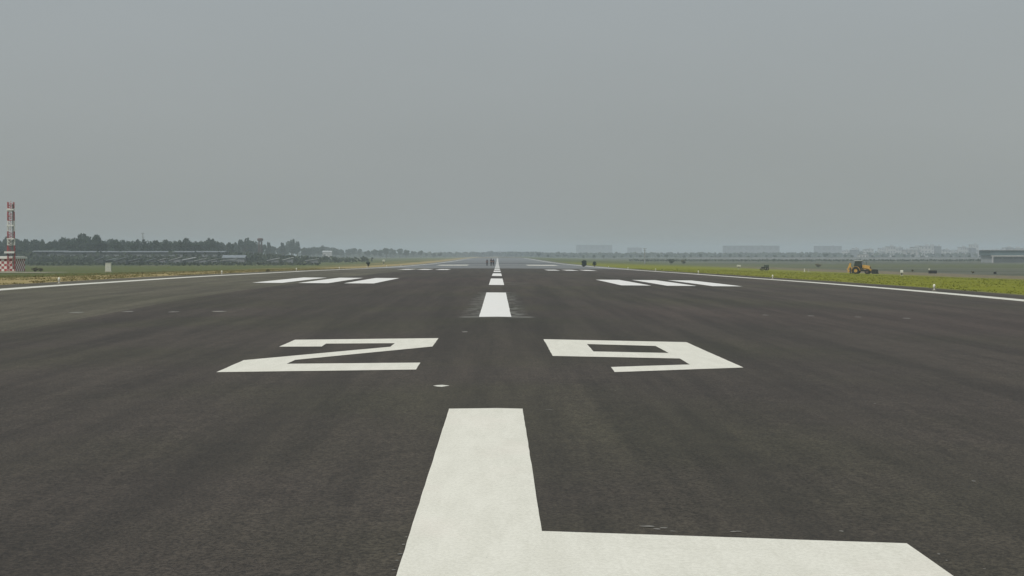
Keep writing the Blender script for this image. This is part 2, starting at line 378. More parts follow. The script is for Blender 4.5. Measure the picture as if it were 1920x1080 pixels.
# concrete path in front of the equipment hut
cols = [-128,-122,-116,-110,-104,-98,-92,-86]
bm = bmesh.new(); g = []
for j, y in enumerate((312, 318, 324, 331)):
    g.append([bm.verts.new((x + random.uniform(-.8,.8), y + (-1.0 + .5*(x+128)/20 if j == 0 else 0) + random.uniform(-.5,.5), H(x, y)+.05)) for x in cols])
for j in range(3):
    for i in range(len(cols)-1): bm.faces.new((g[j][i], g[j][i+1], g[j+1][i+1], g[j+1][i]))
pth = tag(mesh_obj('path', bm, M['conc']), 'pale concrete strip in front of the checkered hut', kind='structure')

# ------------------------------------------------------------------ vegetation
def clumps(bm, centre, rad, n, size, rnd, top_bias=.0):
    """leaf-clump faces spread through an uneven crown of lobes"""
    lobes = []
    for k in range(random.randint(6, 9)):
        a = random.uniform(0, math.tau); rr = random.uniform(.15, .62); zz = random.uniform(-.55, .75)
        lobes.append((Vector((math.cos(a)*rr*rad[0], math.sin(a)*rr*rad[1], zz*rad[2]*(1-rr*.5))), random.uniform(.28, .5)))
    for i in range(n):
        c, s = random.choice(lobes)
        d = Vector((random.gauss(0,1), random.gauss(0,1), random.gauss(0,1))).normalized()*random.random()**.4
        p = centre + c*(1, .85)[n > 400] + Vector((d.x*rad[0]*s, d.y*rad[1]*s, d.z*rad[2]*s))
        q = Euler((random.uniform(0,6.3), random.uniform(0,6.3), random.uniform(0,6.3))).to_matrix(); sz = size*random.uniform(.5, 1.3)
        vs = [bm.verts.new(p + q @ Vector((x*sz*random.uniform(.6,1.1), y_*sz*random.uniform(.5,1.0), random.uniform(-.2,.2)*sz))) for x, y_ in ((-.5,-.3),(.1,-.5),(.55,.05),(.15,.5),(-.4,.35))]
        bm.faces.new(vs)
def make_tree(kind):
    """unit tree about 14 m tall"""
    t = empty('broadleaf_tree', (0, 5000, -100))
    Ht = 14.0; wd = (5.4, 4.6, 6.2, 3.8, 5.0)[kind]; cz = (.58, .60, .62, .60, .55)[kind]
    def tr(bm):
        cyl(bm, (0,0,-.4), (.2,.1,Ht*.42), .38, .24, 8)
        for k in range(6):
            a = k*1.05+random.random(); e = Vector((math.cos(a)*wd*.5, math.sin(a)*wd*.5, Ht*random.uniform(.55,.82)))
            cyl(bm, (.2,.1,Ht*random.uniform(.25,.41)), e, .16, .05, 6)
    part('trunk', M['bark'], t, tr)
    def cw(bm): clumps(bm, Vector((0,0,Ht*cz)), (wd, wd, Ht*(.42 if kind != 3 else .40)), 760, 1.15, random)
    part('crown', M['leaf'] if kind % 2 == 0 else M['leaf2'], t, cw)
    return t
protos = [make_tree(k) for k in range(5)]
TL = [(-400,440),(-80,444),(0,442),(30,444),(80,446),(110,445),(130,444),(150,437),(165,439),(178,441),(190,449),(215,445),(240,447),(290,449),(330,448),(352,447),(370,450),(396,443),(406,449),
      (430,450),(460,447),(478,450),(500,455),(518,455),(530,452),(547,446),(556,452),(580,460),(604,458),(640,464),(700,463),(740,462),(770,465),(800,471)]
def lin(t, x):
    for i in range(len(t)-1):
        if t[i][0] <= x <= t[i+1][0]:
            u = (x-t[i][0])/(t[i+1][0]-t[i][0]); return t[i][1]*(1-u)+t[i+1][1]*u
    return t[-1][1]
used = [False]*5
def put_tree(k, p, h, label, group, wf=1.0):
    t = protos[k] if not used[k] else copy_tree(protos[k]); 
    if not used[k]: KC[protos[k]] = kids(protos[k])
    used[k] = True
    s = h/14.0*1.02; t.location = p; t.scale = (s*wf, s*wf, s); t.rotation_euler = (0, 0, random.uniform(0, 6.28))
    tag(t, label, 'tree', group); return t
x = -330
while x < 600:
    Y = random.uniform(900, 1060) + max(0, (x-380))*4; p = at(x, Y)
    top = lin(TL, x) + random.uniform(0, 4) + 3*smooth((x-400)/150); h = max(4, zat(top, Y)-p.z)
    k = random.choice((0,0,2,4,1,4))
    put_tree(k, p, h, 'mature broadleaf tree in the dense dark row beyond the left airfield', 'trees in the near row beyond the left airfield', max(.75, min(1.25, 11/h)))
    x += random.uniform(7, 13)
x = -340
while x < 640:                                       # second row, a little lower
    Y = random.uniform(1090, 1250) + max(0, (x-380))*4; p = at(x, Y)
    h = max(5, zat(lin(TL, x)+random.uniform(0, 6), Y)-p.z)
    put_tree(random.choice((0,2,4)), p, h, 'broadleaf tree half hidden behind the front tree row on the left', 'trees behind the front row on the left')
    x += random.uniform(14, 24)
for px, top, wf in ((150,437,.9),(176,440,.8),(117,443.5,.5),(396,443,.42),(345,446,.8),(465,446,.8),(547,444,.4),(558,449,.35),(505,450,.35),(531,451,.4),(604,457,.35)):
    Y = 960 + max(0, px-380)*3.5; p = at(px, Y); put_tree(3 if wf < .6 else 1, p, zat(top, Y)-p.z, {150:'tallest broad-crowned tree of the left row',176:'broad tree just right of the tallest one in the left row',117:'narrow tree left of the tallest broad-crowned one',
        396:'slim dark tree standing above the row left of the water tower',345:'wide tree above the long pale shed roof',465:'full tree just left of the water tower',547:'slim tall tree right of the water tower',558:'thinner tree beside the slim tall one right of the water tower',
        505:'small pale tree touching the right of the water tower',531:'young tree between water tower and slim tall tree',604:'lone small tree beside the white building'}[px], None, wf*1.5)
x = 590
while x < 830:                                       # hazier trees further off
    Y = random.uniform(1900, 2300); p = at(x, Y); h = max(6, zat(lin(TL, x)+random.uniform(0, 5), Y)-p.z)
    put_tree(random.choice((0,2,4)), p, h, 'pale hazy tree in the far row between the white building and the runway', 'hazy far trees left of the runway', 1.3)
    x += random.uniform(9, 15)
x = 1010
while x < 2050:                                      # right side, under the far buildings
    Y = random.uniform(1750, 2100); p = at(x, Y)
    put_tree(random.choice((0,2,4)), p, random.uniform(3.5, 6.0), 'low hazy tree in the line below the far buildings on the right', 'low hazy trees on the right', 1.35)
    x += random.uniform(12, 22)
px0_taper = True
def scrub(name, x0, x1, Y0, Y1, hmin, hmax, n, size, label, m):
    bm = bmesh.new()
    for i in range(n):
        px = random.uniform(x0, x1); Y = random.uniform(Y0, Y1); p = at(px, Y)
        if px0_taper and px > 400 and random.random() < (px-400)/300: continue
        hh = (1 - .55*smooth((px-380)/260)*(x1 < 900)) * (hmin + (hmax-hmin)*(.5+.5*noise.noise(Vector((p.x*.05, Y*.02, 3)))))
        p = p + Vector((0, 0, hh*random.random()**.8))
        q = Euler((random.uniform(0,6.3), random.uniform(0,6.3), random.uniform(0,6.3))).to_matrix(); sz = size*random.uniform(.5, 1.4)
        bm.faces.new([bm.verts.new(p + q @ Vector((x_*sz, y_*sz, random.uniform(-.2,.2)*sz))) for x_, y_ in ((-.5,-.3),(.1,-.5),(.55,.05),(.15,.5),(-.4,.35))])
    return tag(mesh_obj(name, bm, m), label, kind='stuff')
scrub('scrub', -330, 720, 890, 1010, 3, 7.5, 15000, 1.7, 'dense dark scrub at the foot of the tree row', M['scrub'])
scrub('low_bushes', -330, 600, 640, 800, .2, 1.3, 5000, .9, 'low dark weeds and bushes across the left field', M['scrub'])
px0_taper = False
scrub('far_woodland', 560, 2150, 2600, 3100, 4, 9, 9000, 4.5, 'faint far woodland along the horizon', M['scrub'])
scrub('far_field_bushes', 1180, 2050, 1150, 1320, .2, 1.2, 2500, 1.2, 'low bushes in front of the far pale wall', M['scrub'])
scrub('hedge_scrub', -330, 470, 850, 885, 1.5, 4.6, 7000, 1.3, 'dark overgrown hedge in front of the long sheds', M['scrub'])
# grass blades along both verges
def blades(name, x0, x1, y0, y1, n, m, hmin, hmax, label, edge):
    bm = bmesh.new()
    for i in range(n):
        Y = y0 + (y1-y0)*random.random()**1.3; u = random.random()**1.6; X = x0+(x1-x0)*u
        if abs(X) < edge + .6*noise.noise(Vector((Y*.35, X*.1, 0))) + .9*noise.noise(Vector((Y*.06, 2, 0))): continue
        if noise.noise(Vector((X*.25, Y*.12, 9))) < -.18: continue
        z = H(X, Y)-.06
        for b in range(3):
            a = random.uniform(0, 6.28); h = random.uniform(hmin, hmax); w_ = random.uniform(.02, .05); dx, dy = math.cos(a)*w_, math.sin(a)*w_
            ox, oy = X+random.uniform(-.12,.12), Y+random.uniform(-.12,.12); lx, ly = random.uniform(-.1,.1), random.uniform(-.1,.1)
            bm.faces.new((bm.verts.new((ox-dx, oy-dy, z)), bm.verts.new((ox+dx, oy+dy, z)), bm.verts.new((ox+lx, oy+ly, z+h))))
    return tag(mesh_obj(name, bm, m), label, kind='stuff')
blades('grass', 25.9, 85, 55, 330, 14000, M['blade'], .03, .09, 'lush yellow-green grass beside the right edge of the runway', 26.6)
blades('dry_grass', -25.9, -60, 60, 300, 15000, M['dryb'], .03, .11, 'dry yellowish grass beside the left edge of the runway', 26.8)

def bush(px, py=None, Y=None, w_=1.2, h=1.0, label='', m='leaf2', n=160, group=None, name='shrub'):
    if Y is None: X, Y = gp(px, py); p = Vector((X, Y, H(X, Y)))
    else: p = at(px, Y)
    t = empty(name, p)
    def st(bm):
        for k in range(5):
            a = k*1.3; cyl(bm, (0,0,-.15), (math.cos(a)*w_*.3, math.sin(a)*w_*.3, h*.6), .04, .015, 5)
    part('stem', M['bark'], t, st)
    part('foliage', M[m], t, lambda bm: clumps(bm, Vector((0,0,h*.55)), (w_*.6, w_*.6, h*.5), n, .26*max(w_, .8), random))
    return tag(t, label, 'bush', group)
bush(690, Y=372, w_=.85, h=1.15, label='small dark bush alone at the left runway edge, far down the runway', n=200)
bush(1095, Y=385, w_=1.5, h=1.45, label='larger of the two dark bushes at the far right runway edge', n=280)
bush(1115, Y=392, w_=1.0, h=1.15, label='smaller of the two dark bushes at the far right runway edge', n=200)
bush(65, Y=352, w_=1.3, h=.9, label='brownish bush close to the right side of the checkered hut', m='weed')
bush(76, Y=354, w_=1.2, h=.8, label='olive bush just right of the one beside the checkered hut', m='weed')
bush(502, 509.5, w_=.4, h=.2, label='tiny brown tuft on the dry verge short of the water tower', m='weed', n=60)
bush(1258, Y=800, w_=3.0, h=2.6, label='dark bush in the right field behind the mast', n=260)
bush(1280, Y=900, w_=3.5, h=1.9, label='lower grey-green bush beside the dark one in the right field', m='weed')
bush(1385+150, Y=640, w_=2.4, h=1.2, label='low dull bush in the field left of the digger', m='weed')
bush(1711, Y=450, w_=.9, h=.7, label='small dark weed clump between white-topped post and black board', m='weed', n=80)
bush(1824, Y=400, w_=.8, h=.5, label='small brown weed clump on bare earth right of the black board', m='weed', n=80)

# ------------------------------------------------------------------ equipment hut and antenna mast (left)
hp = at(12, 366); hut = empty('equipment_hut', hp, R(-6))
def hutwall(bm):
    W, D, HH = 6.2, 5.6, 2.75; nx, nz = 10, 5
    def face(o, u, v, nu, nv, cw=0):
        for i in range(nu):
            for j in range(nv):
                a = o + u*(i/nu) + v*(j/nv); b = o + u*((i+1)/nu) + v*(j/nv); c = o + u*((i+1)/nu) + v*((j+1)/nv); d = o + u*(i/nu) + v*((j+1)/nv)
                f = bm.faces.new([bm.verts.new(p) for p in (a, b, c, d)]); f.material_index = (i+j+cw) % 2
    X, Y_ = W/2, D/2; o = Vector
    face(o((-X,-Y_,0)), o((W,0,0)), o((0,0,HH)), nx, nz)
    face(o((X,-Y_,0)), o((0,D,0)), o((0,0,HH)), nx, nz, 1)
    face(o((X,Y_,0)), o((-W,0,0)), o((0,0,HH)), nx, nz)
    face(o((-X,Y_,0)), o((0,-D,0)), o((0,0,HH)), nx, nz, 1)
bm = bmesh.new(); hutwall(bm); mesh_obj('checkered_wall', bm, [M['red'], M['white']], hut)
part('plinth', M['conc'], hut, lambda bm: bx(bm, (0,0,-.12), (6.6,6.0,.3)))
part('roof', M['white'], hut, lambda bm: (bx(bm, (0,0,2.98), (7.0,6.3,.46), bev=.03), bx(bm, (0,0,3.24), (6.2,5.6,.08))))
dr = part('door', M['red'], hut, lambda bm: bx(bm, (-1.6,-2.84,1.0), (.95,.07,2.0)))
part('door_handle', M['steel'], dr, lambda bm: bx(bm, (-1.25,-2.90,1.0), (.05,.06,.14)))
part('air_vent', M['steel'], hut, lambda bm: [bx(bm, (3.14,.9,2.0+.09*k), (.06,.7,.05)) for k in range(5)])
tag(hut, 'red and white checkered equipment hut with white flat roof at the left edge', 'hut')
mp_ = at(21, 361); mast = empty('antenna_mast', mp_, R(10))
Hm = zat(379.5, 361)-mp_.z; hw = .72
ZB = [0] + [zat(q, 361)-mp_.z for q in (460,447,434,414,397,391,379.5)]; nS = 7
for k in range(nS):
    def seg(bm, k=k):
        z0, z1 = ZB[k], ZB[k+1]; a = hw*(1-.02*k); cs = [(-a,-a),(a,-a),(a,a),(-a,a)]
        for i, (x_, y_) in enumerate(cs):
            cyl(bm, (x_,y_,z0), (x_,y_,z1), .075, n=6); q = cs[(i+1) % 4]
            for zz in (z0+.05, (z0+z1)/2): cyl(bm, (x_,y_,zz), (*q, zz), .05, n=5)
            zm = (z0+z1)/2
            cyl(bm, (x_,y_,z0), (*q, zm), .045, n=5); cyl(bm, (*q, zm), (x_,y_,z1), .045, n=5)
    part('lattice_section', M['red'] if k % 2 == 0 else M['white'], mast, seg)
for k, zz in enumerate((Hm*.47, Hm*.66, Hm*.89)):
    def ant(bm, zz=zz):
        bx(bm, (-.05,-.95,zz), (1.5,.30,.30), bev=.04)
        for i in range(5): bx(bm, (-.65+.3*i,-1.12,zz), (.05,.06,.26))
        for s in (-.5,.5): bx(bm, (s,-.8,zz), (.08,.34,.08))
    part('antenna_element', M['white'], mast, ant)
part('cable_tray', M['grime'], mast, lambda bm: bx(bm, (.48,-.76,Hm*.5), (.22,.06,Hm*.94)))
part('ladder', M['red'], mast, lambda bm: [cyl(bm, (s,.8,0), (s,.8,Hm), .03, n=5) for s in (-.55,-.15)] + [cyl(bm, (-.55,.8,z*.4), (-.15,.8,z*.4), .02, n=4) for z in range(1, int(Hm/.4))])
part('platform', M['white'], mast, lambda bm: bx(bm, (-.3,-.2,4.15), (2.1,1.8,.42)))
part('footing', M['conc'], mast, lambda bm: bx(bm, (0,0,-.1), (2.0,2.0,.35)))
part('obstruction_light', M['flag'], mast, lambda bm: (cyl(bm, (0,0,Hm), (0,0,Hm+.12), .08), cyl(bm, (0,0,Hm+.12), (0,0,Hm+.3), .06, .03)))
tag(mast, 'red and white lattice antenna mast standing in front of the checkered hut', 'mast')

p = at(203, 350); cb = empty('equipment_cabinet', p, R(6))
zt = zat(493, 350)-p.z
part('cabinet_body', M['cab'], cb, lambda bm: (bx(bm, (0,0,zt*.5), (1.2,.7,zt-.1), bev=.02)))
part('cabinet_top', M['cab'], cb, lambda bm: bx(bm, (0,0,zt), (1.3,.82,.08)))
for s in (-1, 1): part('door', M['cab'], cb, lambda bm, s=s: (bx(bm, (s*.29,-.37,zt*.5), (.54,.03,zt-.25), bev=.008), bx(bm, (s*.06,-.40,zt*.5), (.03,.03,.2))))
part('plinth', M['conc'], cb, lambda bm: bx(bm, (0,0,-.02), (1.4,.9,.2)))
tag(cb, 'pale upright equipment cabinet alone on the left grass', 'cabinet')

# ------------------------------------------------------------------ long shed, small sheds, water tower on the left
def gable_shed(name, px, Y, wd, dp, hh, wallm, roofm, rz=0, label='', group=None, mono=False, wins=0, z_extra=0, cat='shed'):
    t = empty(name, at(px, Y), rz)
    part('wall', M[wallm], t, lambda bm: bx(bm, (0,0,(hh-1)/2), (wd,dp,hh+1)))
    rise = dp*(.02 if 'long' in name else .16); th = .35
    def rf(bm):
        if mono: prism(bm, [(-wd/2-.4,hh-.35),(wd/2+.4,hh+wd*.20),(wd/2+.4,hh+wd*.20+.18),(-wd/2-.4,hh-.17)], -dp/2-.4, dp/2+.4)
        else:
            a = [(-dp/2-.5,hh-.1),(0,hh+rise),(dp/2+.5,hh-.1),(dp/2+.5,hh+.25),(0,hh+rise+.35),(-dp/2-.5,hh+.25)]
            vs0 = [bm.verts.new((-wd/2-.5,y_,z_)) for y_, z_ in a]; vs1 = [bm.verts.new((wd/2+.5,y_,z_)) for y_, z_ in a]
            for i in range(6): bm.faces.new((vs0[i], vs0[(i+1) % 6], vs1[(i+1) % 6], vs1[i]))
            for v in (vs0, vs1): bm.faces.new((v[0],v[1],v[4],v[5])); bm.faces.new((v[1],v[2],v[3],v[4]))
            bmesh.ops.recalc_face_normals(bm, faces=bm.faces)
    part('roof', M[roofm], t, rf)
    part('door', M['darkroof'], t, lambda bm: bx(bm, (-wd*.3,-dp/2-.02,hh*.36), (min(3,wd*.25),.12,hh*.72)))
    for k in range(wins):
        xx = -wd/2 + wd*(k+.75)/(wins+.5)
        if abs(xx+wd*.3) > 2.4: part('window', M['pane'], t, lambda bm, xx=xx: bx(bm, (xx,-dp/2-.02,hh*.6), (wd/wins*.5,.12,hh*.28)))
    return tag(t, label, cat, group)
gable_shed('long_shed', 275, 900, 86, 12, 5.6, 'darkroof', 'eave', label='long low dark shed with pale roof in front of the left tree row', wins=14)
gable_shed('long_shed', 98, 900, 18, 9, 5.9, 'darkroof', 'eave', label='shorter dark shed with pale roof right of the antenna mast', wins=3)
proto_s = None
sl = [(188,700,3.2),(208,705,4.2),(228,690,4),(255,700,4.5),(286,690,3.6),(305,700,3.6),(330,720,3.8),(352,735,5),(378,730,4),(400,745,4.4),(428,760,6),(512,800,4.4),(540,820,4),(585,840,5)]
for i, (px, Y, wd) in enumerate(sl):
    if i == 5: proto_s = None
    if proto_s is None:
        proto_s = gable_shed('field_hut', px, Y, 4.2, 3.5, 1.7, 'darkroof' if i < 5 else 'wallg', 'eave' if i < 5 else 'sheet', R(8), mono=True); t = proto_s; KC[proto_s] = kids(proto_s)
    else: t = copy_tree(proto_s)
    t.location = at(px, Y); s = wd/4.2; t.scale = (s*1.15, s, random.uniform(.85, 1.25)); t.rotation_euler = (0, 0, random.uniform(-.35, .35))
    tag(t, *(('small low dark hut with slanted grey roof in the left field before the trees', 'hut', 'small dark huts across the left field') if i < 5 else ('small low grey hut with slanted pale roof in the left field before the trees', 'hut', 'small pale-roofed huts across the left field')))
p = at(441, 800); t = gable_shed('site_building', 440, 850, 11, 7, 2.6, 'wallg', 'eave', label='low grey building with grey roof left of the water tower', wins=3, cat='building')
t = gable_shed('site_building', 614, 1700, 9, 9, 6.5, 'wallw', 'sheet', label='small white building at the right end of the left tree row', wins=4, cat='building')
p = at(488, 1180); wt = empty('water_tower', p); zt = zat(446.5, 1180)-p.z
for a in range(6): part('leg', M['tank'], wt, lambda bm, a=a: cyl(bm, (1.5*math.cos(a*math.tau/6),1.5*math.sin(a*math.tau/6),-.5), (1.25*math.cos(a*math.tau/6),1.25*math.sin(a*math.tau/6),zt-2.4), .22, n=6))
def wtk(bm):
    pr = [(.6,zt-2.6),(1.9,zt-2.0),(2.1,zt-1.5),(2.1,zt-.4),(1.7,zt-.15),(.3,zt)]; n = 16
    rings = [[bm.verts.new((r*math.cos(k*math.tau/n), r*math.sin(k*math.tau/n), z)) for k in range(n)] for r, z in pr]
    for i in range(len(pr)-1):
        for k in range(n): bm.faces.new((rings[i][k], rings[i][(k+1)%n], rings[i+1][(k+1)%n], rings[i+1][k]))
    bm.faces.new(rings[0][::-1]); bm.faces.new(rings[-1])
part('tank', M['tank'], wt, wtk)
part('ring_beam', M['tank'], wt, lambda bm: [cyl(bm, (1.4*math.cos(a),1.4*math.sin(a),zt*.5), (1.4*math.cos(a+math.tau/6),1.4*math.sin(a+math.tau/6),zt*.5), .12, n=5) for a in [k*math.tau/6 for k in range(6)]])
tag(wt, 'water tower with round tank on legs rising above the left trees', 'water tower')
def pole(name, px, Y, top, label, cat='mast', r=.14, arms=2):
    p = at(px, Y); t = empty(name, p); h = zat(top, Y)-p.z
    part('shaft', M['steel'], t, lambda bm: cyl(bm, (0,0,-.4), (0,0,h), r*1.4, r*.7, 8))
    part('crossarm', M['steel'], t, lambda bm: [bx(bm, (0,0,h*(.97-.12*k)), (1.6,.12,.14)) for k in range(arms)])
    part('lamp_head', M['steel'], t, lambda bm: [bx(bm, (s*.65,-.12,h*.98), (.4,.35,.25)) for s in (-1,1)])
    return tag(t, label, cat)
pole('lighting_mast', 268, 940, 436.5, 'thin grey mast sticking up above the left tree row', r=.28)
pole('lighting_mast', 1209, 830, 465.5, 'thin grey mast right of the runway, standing in the hazy field', r=.25)
pole('lighting_mast', 1808, 1500, 474, 'thin pale mast between the white far buildings and the big terminal block', r=.35)

# ------------------------------------------------------------------ right: wall, terminal, big hangars, town
def wall_run(name, x0, x1, Y, hh, label):
    a, b = at(x0, Y), at(x1, Y); t = empty(name, a); n = int((b.x-a.x)/6)
    part('wall_panel', M['wallp'], t, lambda bm: [bx(bm, ((k+.5)*6, 0, H(a.x+(k+.5)*6, Y)-a.z+hh/2-.5), (5.7,.2,hh+1)) for k in range(n)])
    o = part('coping', M['wallp'], t, lambda bm: [bx(bm, ((k+.5)*6, 0, H(a.x+(k+.5)*6, Y)-a.z+hh+.08), (6,.4,.14)) for k in range(n)])
    o = part('post', M['wallp'], t, lambda bm: [bx(bm, (k*6, 0, H(a.x+k*6, Y)-a.z+hh/2-.45), (.28,.36,hh+1.1)) for k in range(n+1)])
    o['kind'] = 'stuff' if n > 99 else 'part'
    if n <= 99: del o['kind']
    return tag(t, label, 'wall')
wall_run('boundary_wall', 1290, 2050, 1420, 2.3, 'long pale boundary wall across the right side below the far buildings')
def block(name, px, Y, wd, dp, top, wallm, label, group=None, floors=3, bays=6, band=None, cat='building', rz=0, hh=None):
    p = at(px, Y); t = empty(name, p, rz); hh = hh or zat(top, Y)-p.z
    part('wall', M[wallm], t, lambda bm: bx(bm, (0,0,hh/2-1), (wd,dp,hh+2)))
    part('roof', M['sheet'], t, lambda bm: (bx(bm, (0,0,hh+.15), (wd+.8,dp+.8,.3)), bx(bm, (wd*.2,0,hh+1.0), (min(4,wd*.3),3,1.5))))
    fh = hh/floors
    for f in range(floors):
        for b_ in range(bays):
            xx = -wd/2+wd*(b_+.5)/bays
            part('window', M['pane'], t, lambda bm, xx=xx, f=f: bx(bm, (xx,-dp/2-.03,fh*(f+.55)), (wd/bays*.5,.14,fh*.45)))
    if band:
        part('fascia', M[band], t, lambda bm: bx(bm, (0,-dp/2-.2,hh*.55), (wd+.3,.5,hh*.09)))
    return tag(t, label, cat, group)
# big terminal-like block at the right edge
p = at(1857, 1000); T = empty('terminal_building', p + Vector((38, 12, 0))); hh = zat(469, 1000)-p.z
part('wall', M['wallp'], T, lambda bm: bx(bm, (0,0,hh*.3-.6), (74,22,hh*.6+1.2)))
part('upper_cladding', M['clad'], T, lambda bm: bx(bm, (0,-.3,hh*.78), (76,23,hh*.40)))
part('roof', M['sheet'], T, lambda bm: bx(bm, (0,-.4,hh), (77.5,24.5,.28)))
part('canopy', M['white'], T, lambda bm: bx(bm, (0,-12.6,hh*.53), (75,2.6,.45)))
for k in (0,4,8,11): part('column', M['wallw'], T, lambda bm, k=k: bx(bm, (-37+k*6.6,-13.6,hh*.24), (.5,.5,hh*.56)))
for k in range(11): part('window', M['pane'], T, lambda bm, k=k: bx(bm, (-33.7+k*6.6,-11.06,hh*.36), (5.4,.14,hh*.13)))
tag(T, 'wide blue-grey flat-roofed terminal block with white canopy at the right edge', 'building')
block('airport_hangar', 1408, 3300, 108, 40, 461, 'wallh', 'long hazy grey hangar block, widest on the right horizon', floors=2, bays=9, cat='hangar')
block('airport_hangar', 1552, 3400, 52, 30, 461.5, 'wallh', 'hazy grey block with flat roof between widest hangar and white town', floors=2, bays=5, cat='hangar')
block('airport_hangar', 1114, 4300, 92, 40, 459.5, 'wallh', 'faint long roofed block just right of the runway end', floors=2, bays=6, cat='hangar')
block('airport_hangar', 1190, 4200, 36, 20, 464.5, 'wallh', 'faint small block right of the long roofed one past the runway end', floors=2, bays=3, cat='hangar')
block('far_building', 1618, 1650, 9, 9, 482.5, 'wallw', 'low white far building seen right above the digger cab', floors=1, bays=3, hh=5)
pr = [block('town_building', 1700, 2300, 9, 9, 468, 'wallw', '', floors=3, bays=3, hh=11), block('town_building', 1720, 2300, 14, 10, 468, 'wallb', '', floors=2, bays=4, hh=8), block('town_building', 1730, 2300, 7, 8, 468, 'wallg', '', floors=4, bays=2, hh=10)]
for q in pr: KC[q] = kids(q)
us = [0,0,0]; px = 1588
while px < 1990:
    for row in range(2):
        k = random.choice((0,0,1,1,2)); t = pr[k] if not us[k] else copy_tree(pr[k]); us[k] = 1
        Y = random.uniform(2600, 2900) + row*350; t.location = at(px+random.uniform(-4,4), Y); s = random.uniform(.75, 1.25) * (1.2 if px < 1660 else 1.35)
        t.scale = (s*random.uniform(.8,1.3), s, s*random.uniform(.8, 1.15)*(1+.15*row)); t.rotation_euler = (0, 0, random.uniform(-.3,.3))
        tag(t, ('small white' , 'wide cream', 'narrow grey')[k] + ' building in the hazy town on the right horizon', 'building', ('small white','wide cream','narrow grey')[k] + ' buildings of the hazy town')
    px += random.uniform(9, 15)

# ------------------------------------------------------------------ backhoe loader (heading +X, turned towards the camera)
bp_ = at(1613, 330)
BL = empty('backhoe_loader', bp_, R(-24)); BL.scale = (.95, .95, .95)
Yw = M['yellow']
part('chassis', Yw, BL, lambda bm: (bx(bm, (.3,0,.85), (3.9,.75,.45), bev=.05)))
part('engine_hood', Yw, BL, lambda bm: (prism(bm, [(.55,1.0),(2.05,1.0),(2.1,1.55),(1.95,1.72),(.55,1.92)], -.48, .48), bx(bm, (2.12,0,1.3), (.06,.8,.5), mi=0)))
part('grille', M['black'], BL, lambda bm: [bx(bm, (2.17,0,1.1+.09*k), (.04,.7,.05)) for k in range(6)])
part('fuel_tank', M['black'], BL, lambda bm: bx(bm, (.75,-.62,.75), (1.0,.28,.42), bev=.04))
cabn = part('cab', M['black'], BL, lambda bm: [cyl(bm, (x_,y_,1.25), (x2,y_*.92,2.72), .06, n=6) for x_, x2 in ((.55,.35),(-.5,-.5),(-1.15,-.95)) for y_ in (-.72,.72)] +
    [bx(bm, (-.3,0,1.22), (1.9,1.5,.16)), bx(bm, (-.35,0,1.45), (1.5,1.4,.35))])
part('windscreen', M['glass'], cabn, lambda bm: prism(bm, [(.50,1.62),(.56,1.62),(.40,2.66),(.34,2.66)], -.64, .64))
for s in (-1, 1): part('side_window', M['glass'], cabn, lambda bm, s=s: prism(bm, [(-1.05,1.62),(.45,1.62),(.30,2.66),(-.92,2.66)], s*.70-.015, s*.70+.015))
part('rear_window', M['glass'], cabn, lambda bm: prism(bm, [(-1.15,1.62),(-1.10,1.62),(-.95,2.66),(-1.0,2.66)], -.64, .64))
part('seat', M['cloth2'], cabn, lambda bm: (bx(bm, (-.35,0,1.65), (.5,.5,.14), bev=.04), bx(bm, (-.58,0,1.95), (.12,.48,.6), bev=.04)))
part('cab_roof', M['sheet'], BL, lambda bm: bx(bm, (-.32,0,2.80), (1.75,1.62,.16), bev=.05))
part('beacon', M['clad'], BL, lambda bm: (cyl(bm, (0,.2,2.86), (0,.2,3.0), .10), cyl(bm, (0,.2,3.0), (0,.2,3.22), .09, .05)))
part('exhaust_pipe', M['black'], BL, lambda bm: cyl(bm, (1.2,.3,1.8), (1.2,.3,2.6), .05))
def wheel(bm, r, w_):
    prf = [(r*.55,-w_/2),(r*.93,-w_/2),(r,-w_*.33),(r,w_*.33),(r*.93,w_/2),(r*.55,w_/2)]; n = 28
    rg = [[bm.verts.new((q*math.cos(k*math.tau/n), y_, q*math.sin(k*math.tau/n))) for k in range(n)] for q, y_ in prf]
    for i in range(6):
        for k in range(n): bm.faces.new((rg[i][k], rg[i][(k+1)%n], rg[(i+1)%6][(k+1)%n], rg[(i+1)%6][k]))
    for k in range(n):
        if k % 2 == 0: bx(bm, (r*1.0*math.cos(k*math.tau/n),0,r*1.0*math.sin(k*math.tau/n)), (.07,w_*.9,.09), rot=Matrix.Rotation(-k*math.tau/n, 3, 'Y'))
    bmesh.ops.recalc_face_normals(bm, faces=bm.faces)
for x_, r, w_ in ((-.75,.70,.42),(1.6,.48,.34)):
    for s in (-1, 1):
        o = part('wheel', M['rubber'], BL, lambda bm, r=r, w_=w_: wheel(bm, r, w_), smooth_=False); o.location = (x_, s*.88, r)
        rim = part('rim', Yw if r > .5 else M['tank'], o, lambda bm, r=r, w_=w_: (cyl(bm, (0,-w_*.28,0), (0,w_*.28,0), r*.57, n=20), cyl(bm, (0,-w_*.4,0), (0,w_*.4,0), r*.2, n=12)))
        if r > .5: part('fender', Yw, BL, lambda bm, s=s: [bx(bm, (-.75+.86*math.cos(a),s*.88,.70+.86*math.sin(a)), (.42,.5,.06), rot=Matrix.Rotation(-(a+math.pi/2), 3, 'Y')) for a in [R(d) for d in range(15, 166, 25)]])
        else: part('mudguard', Yw, BL, lambda bm, s=s: bx(bm, (1.6,s*.88,1.05), (.8,.36,.05)))
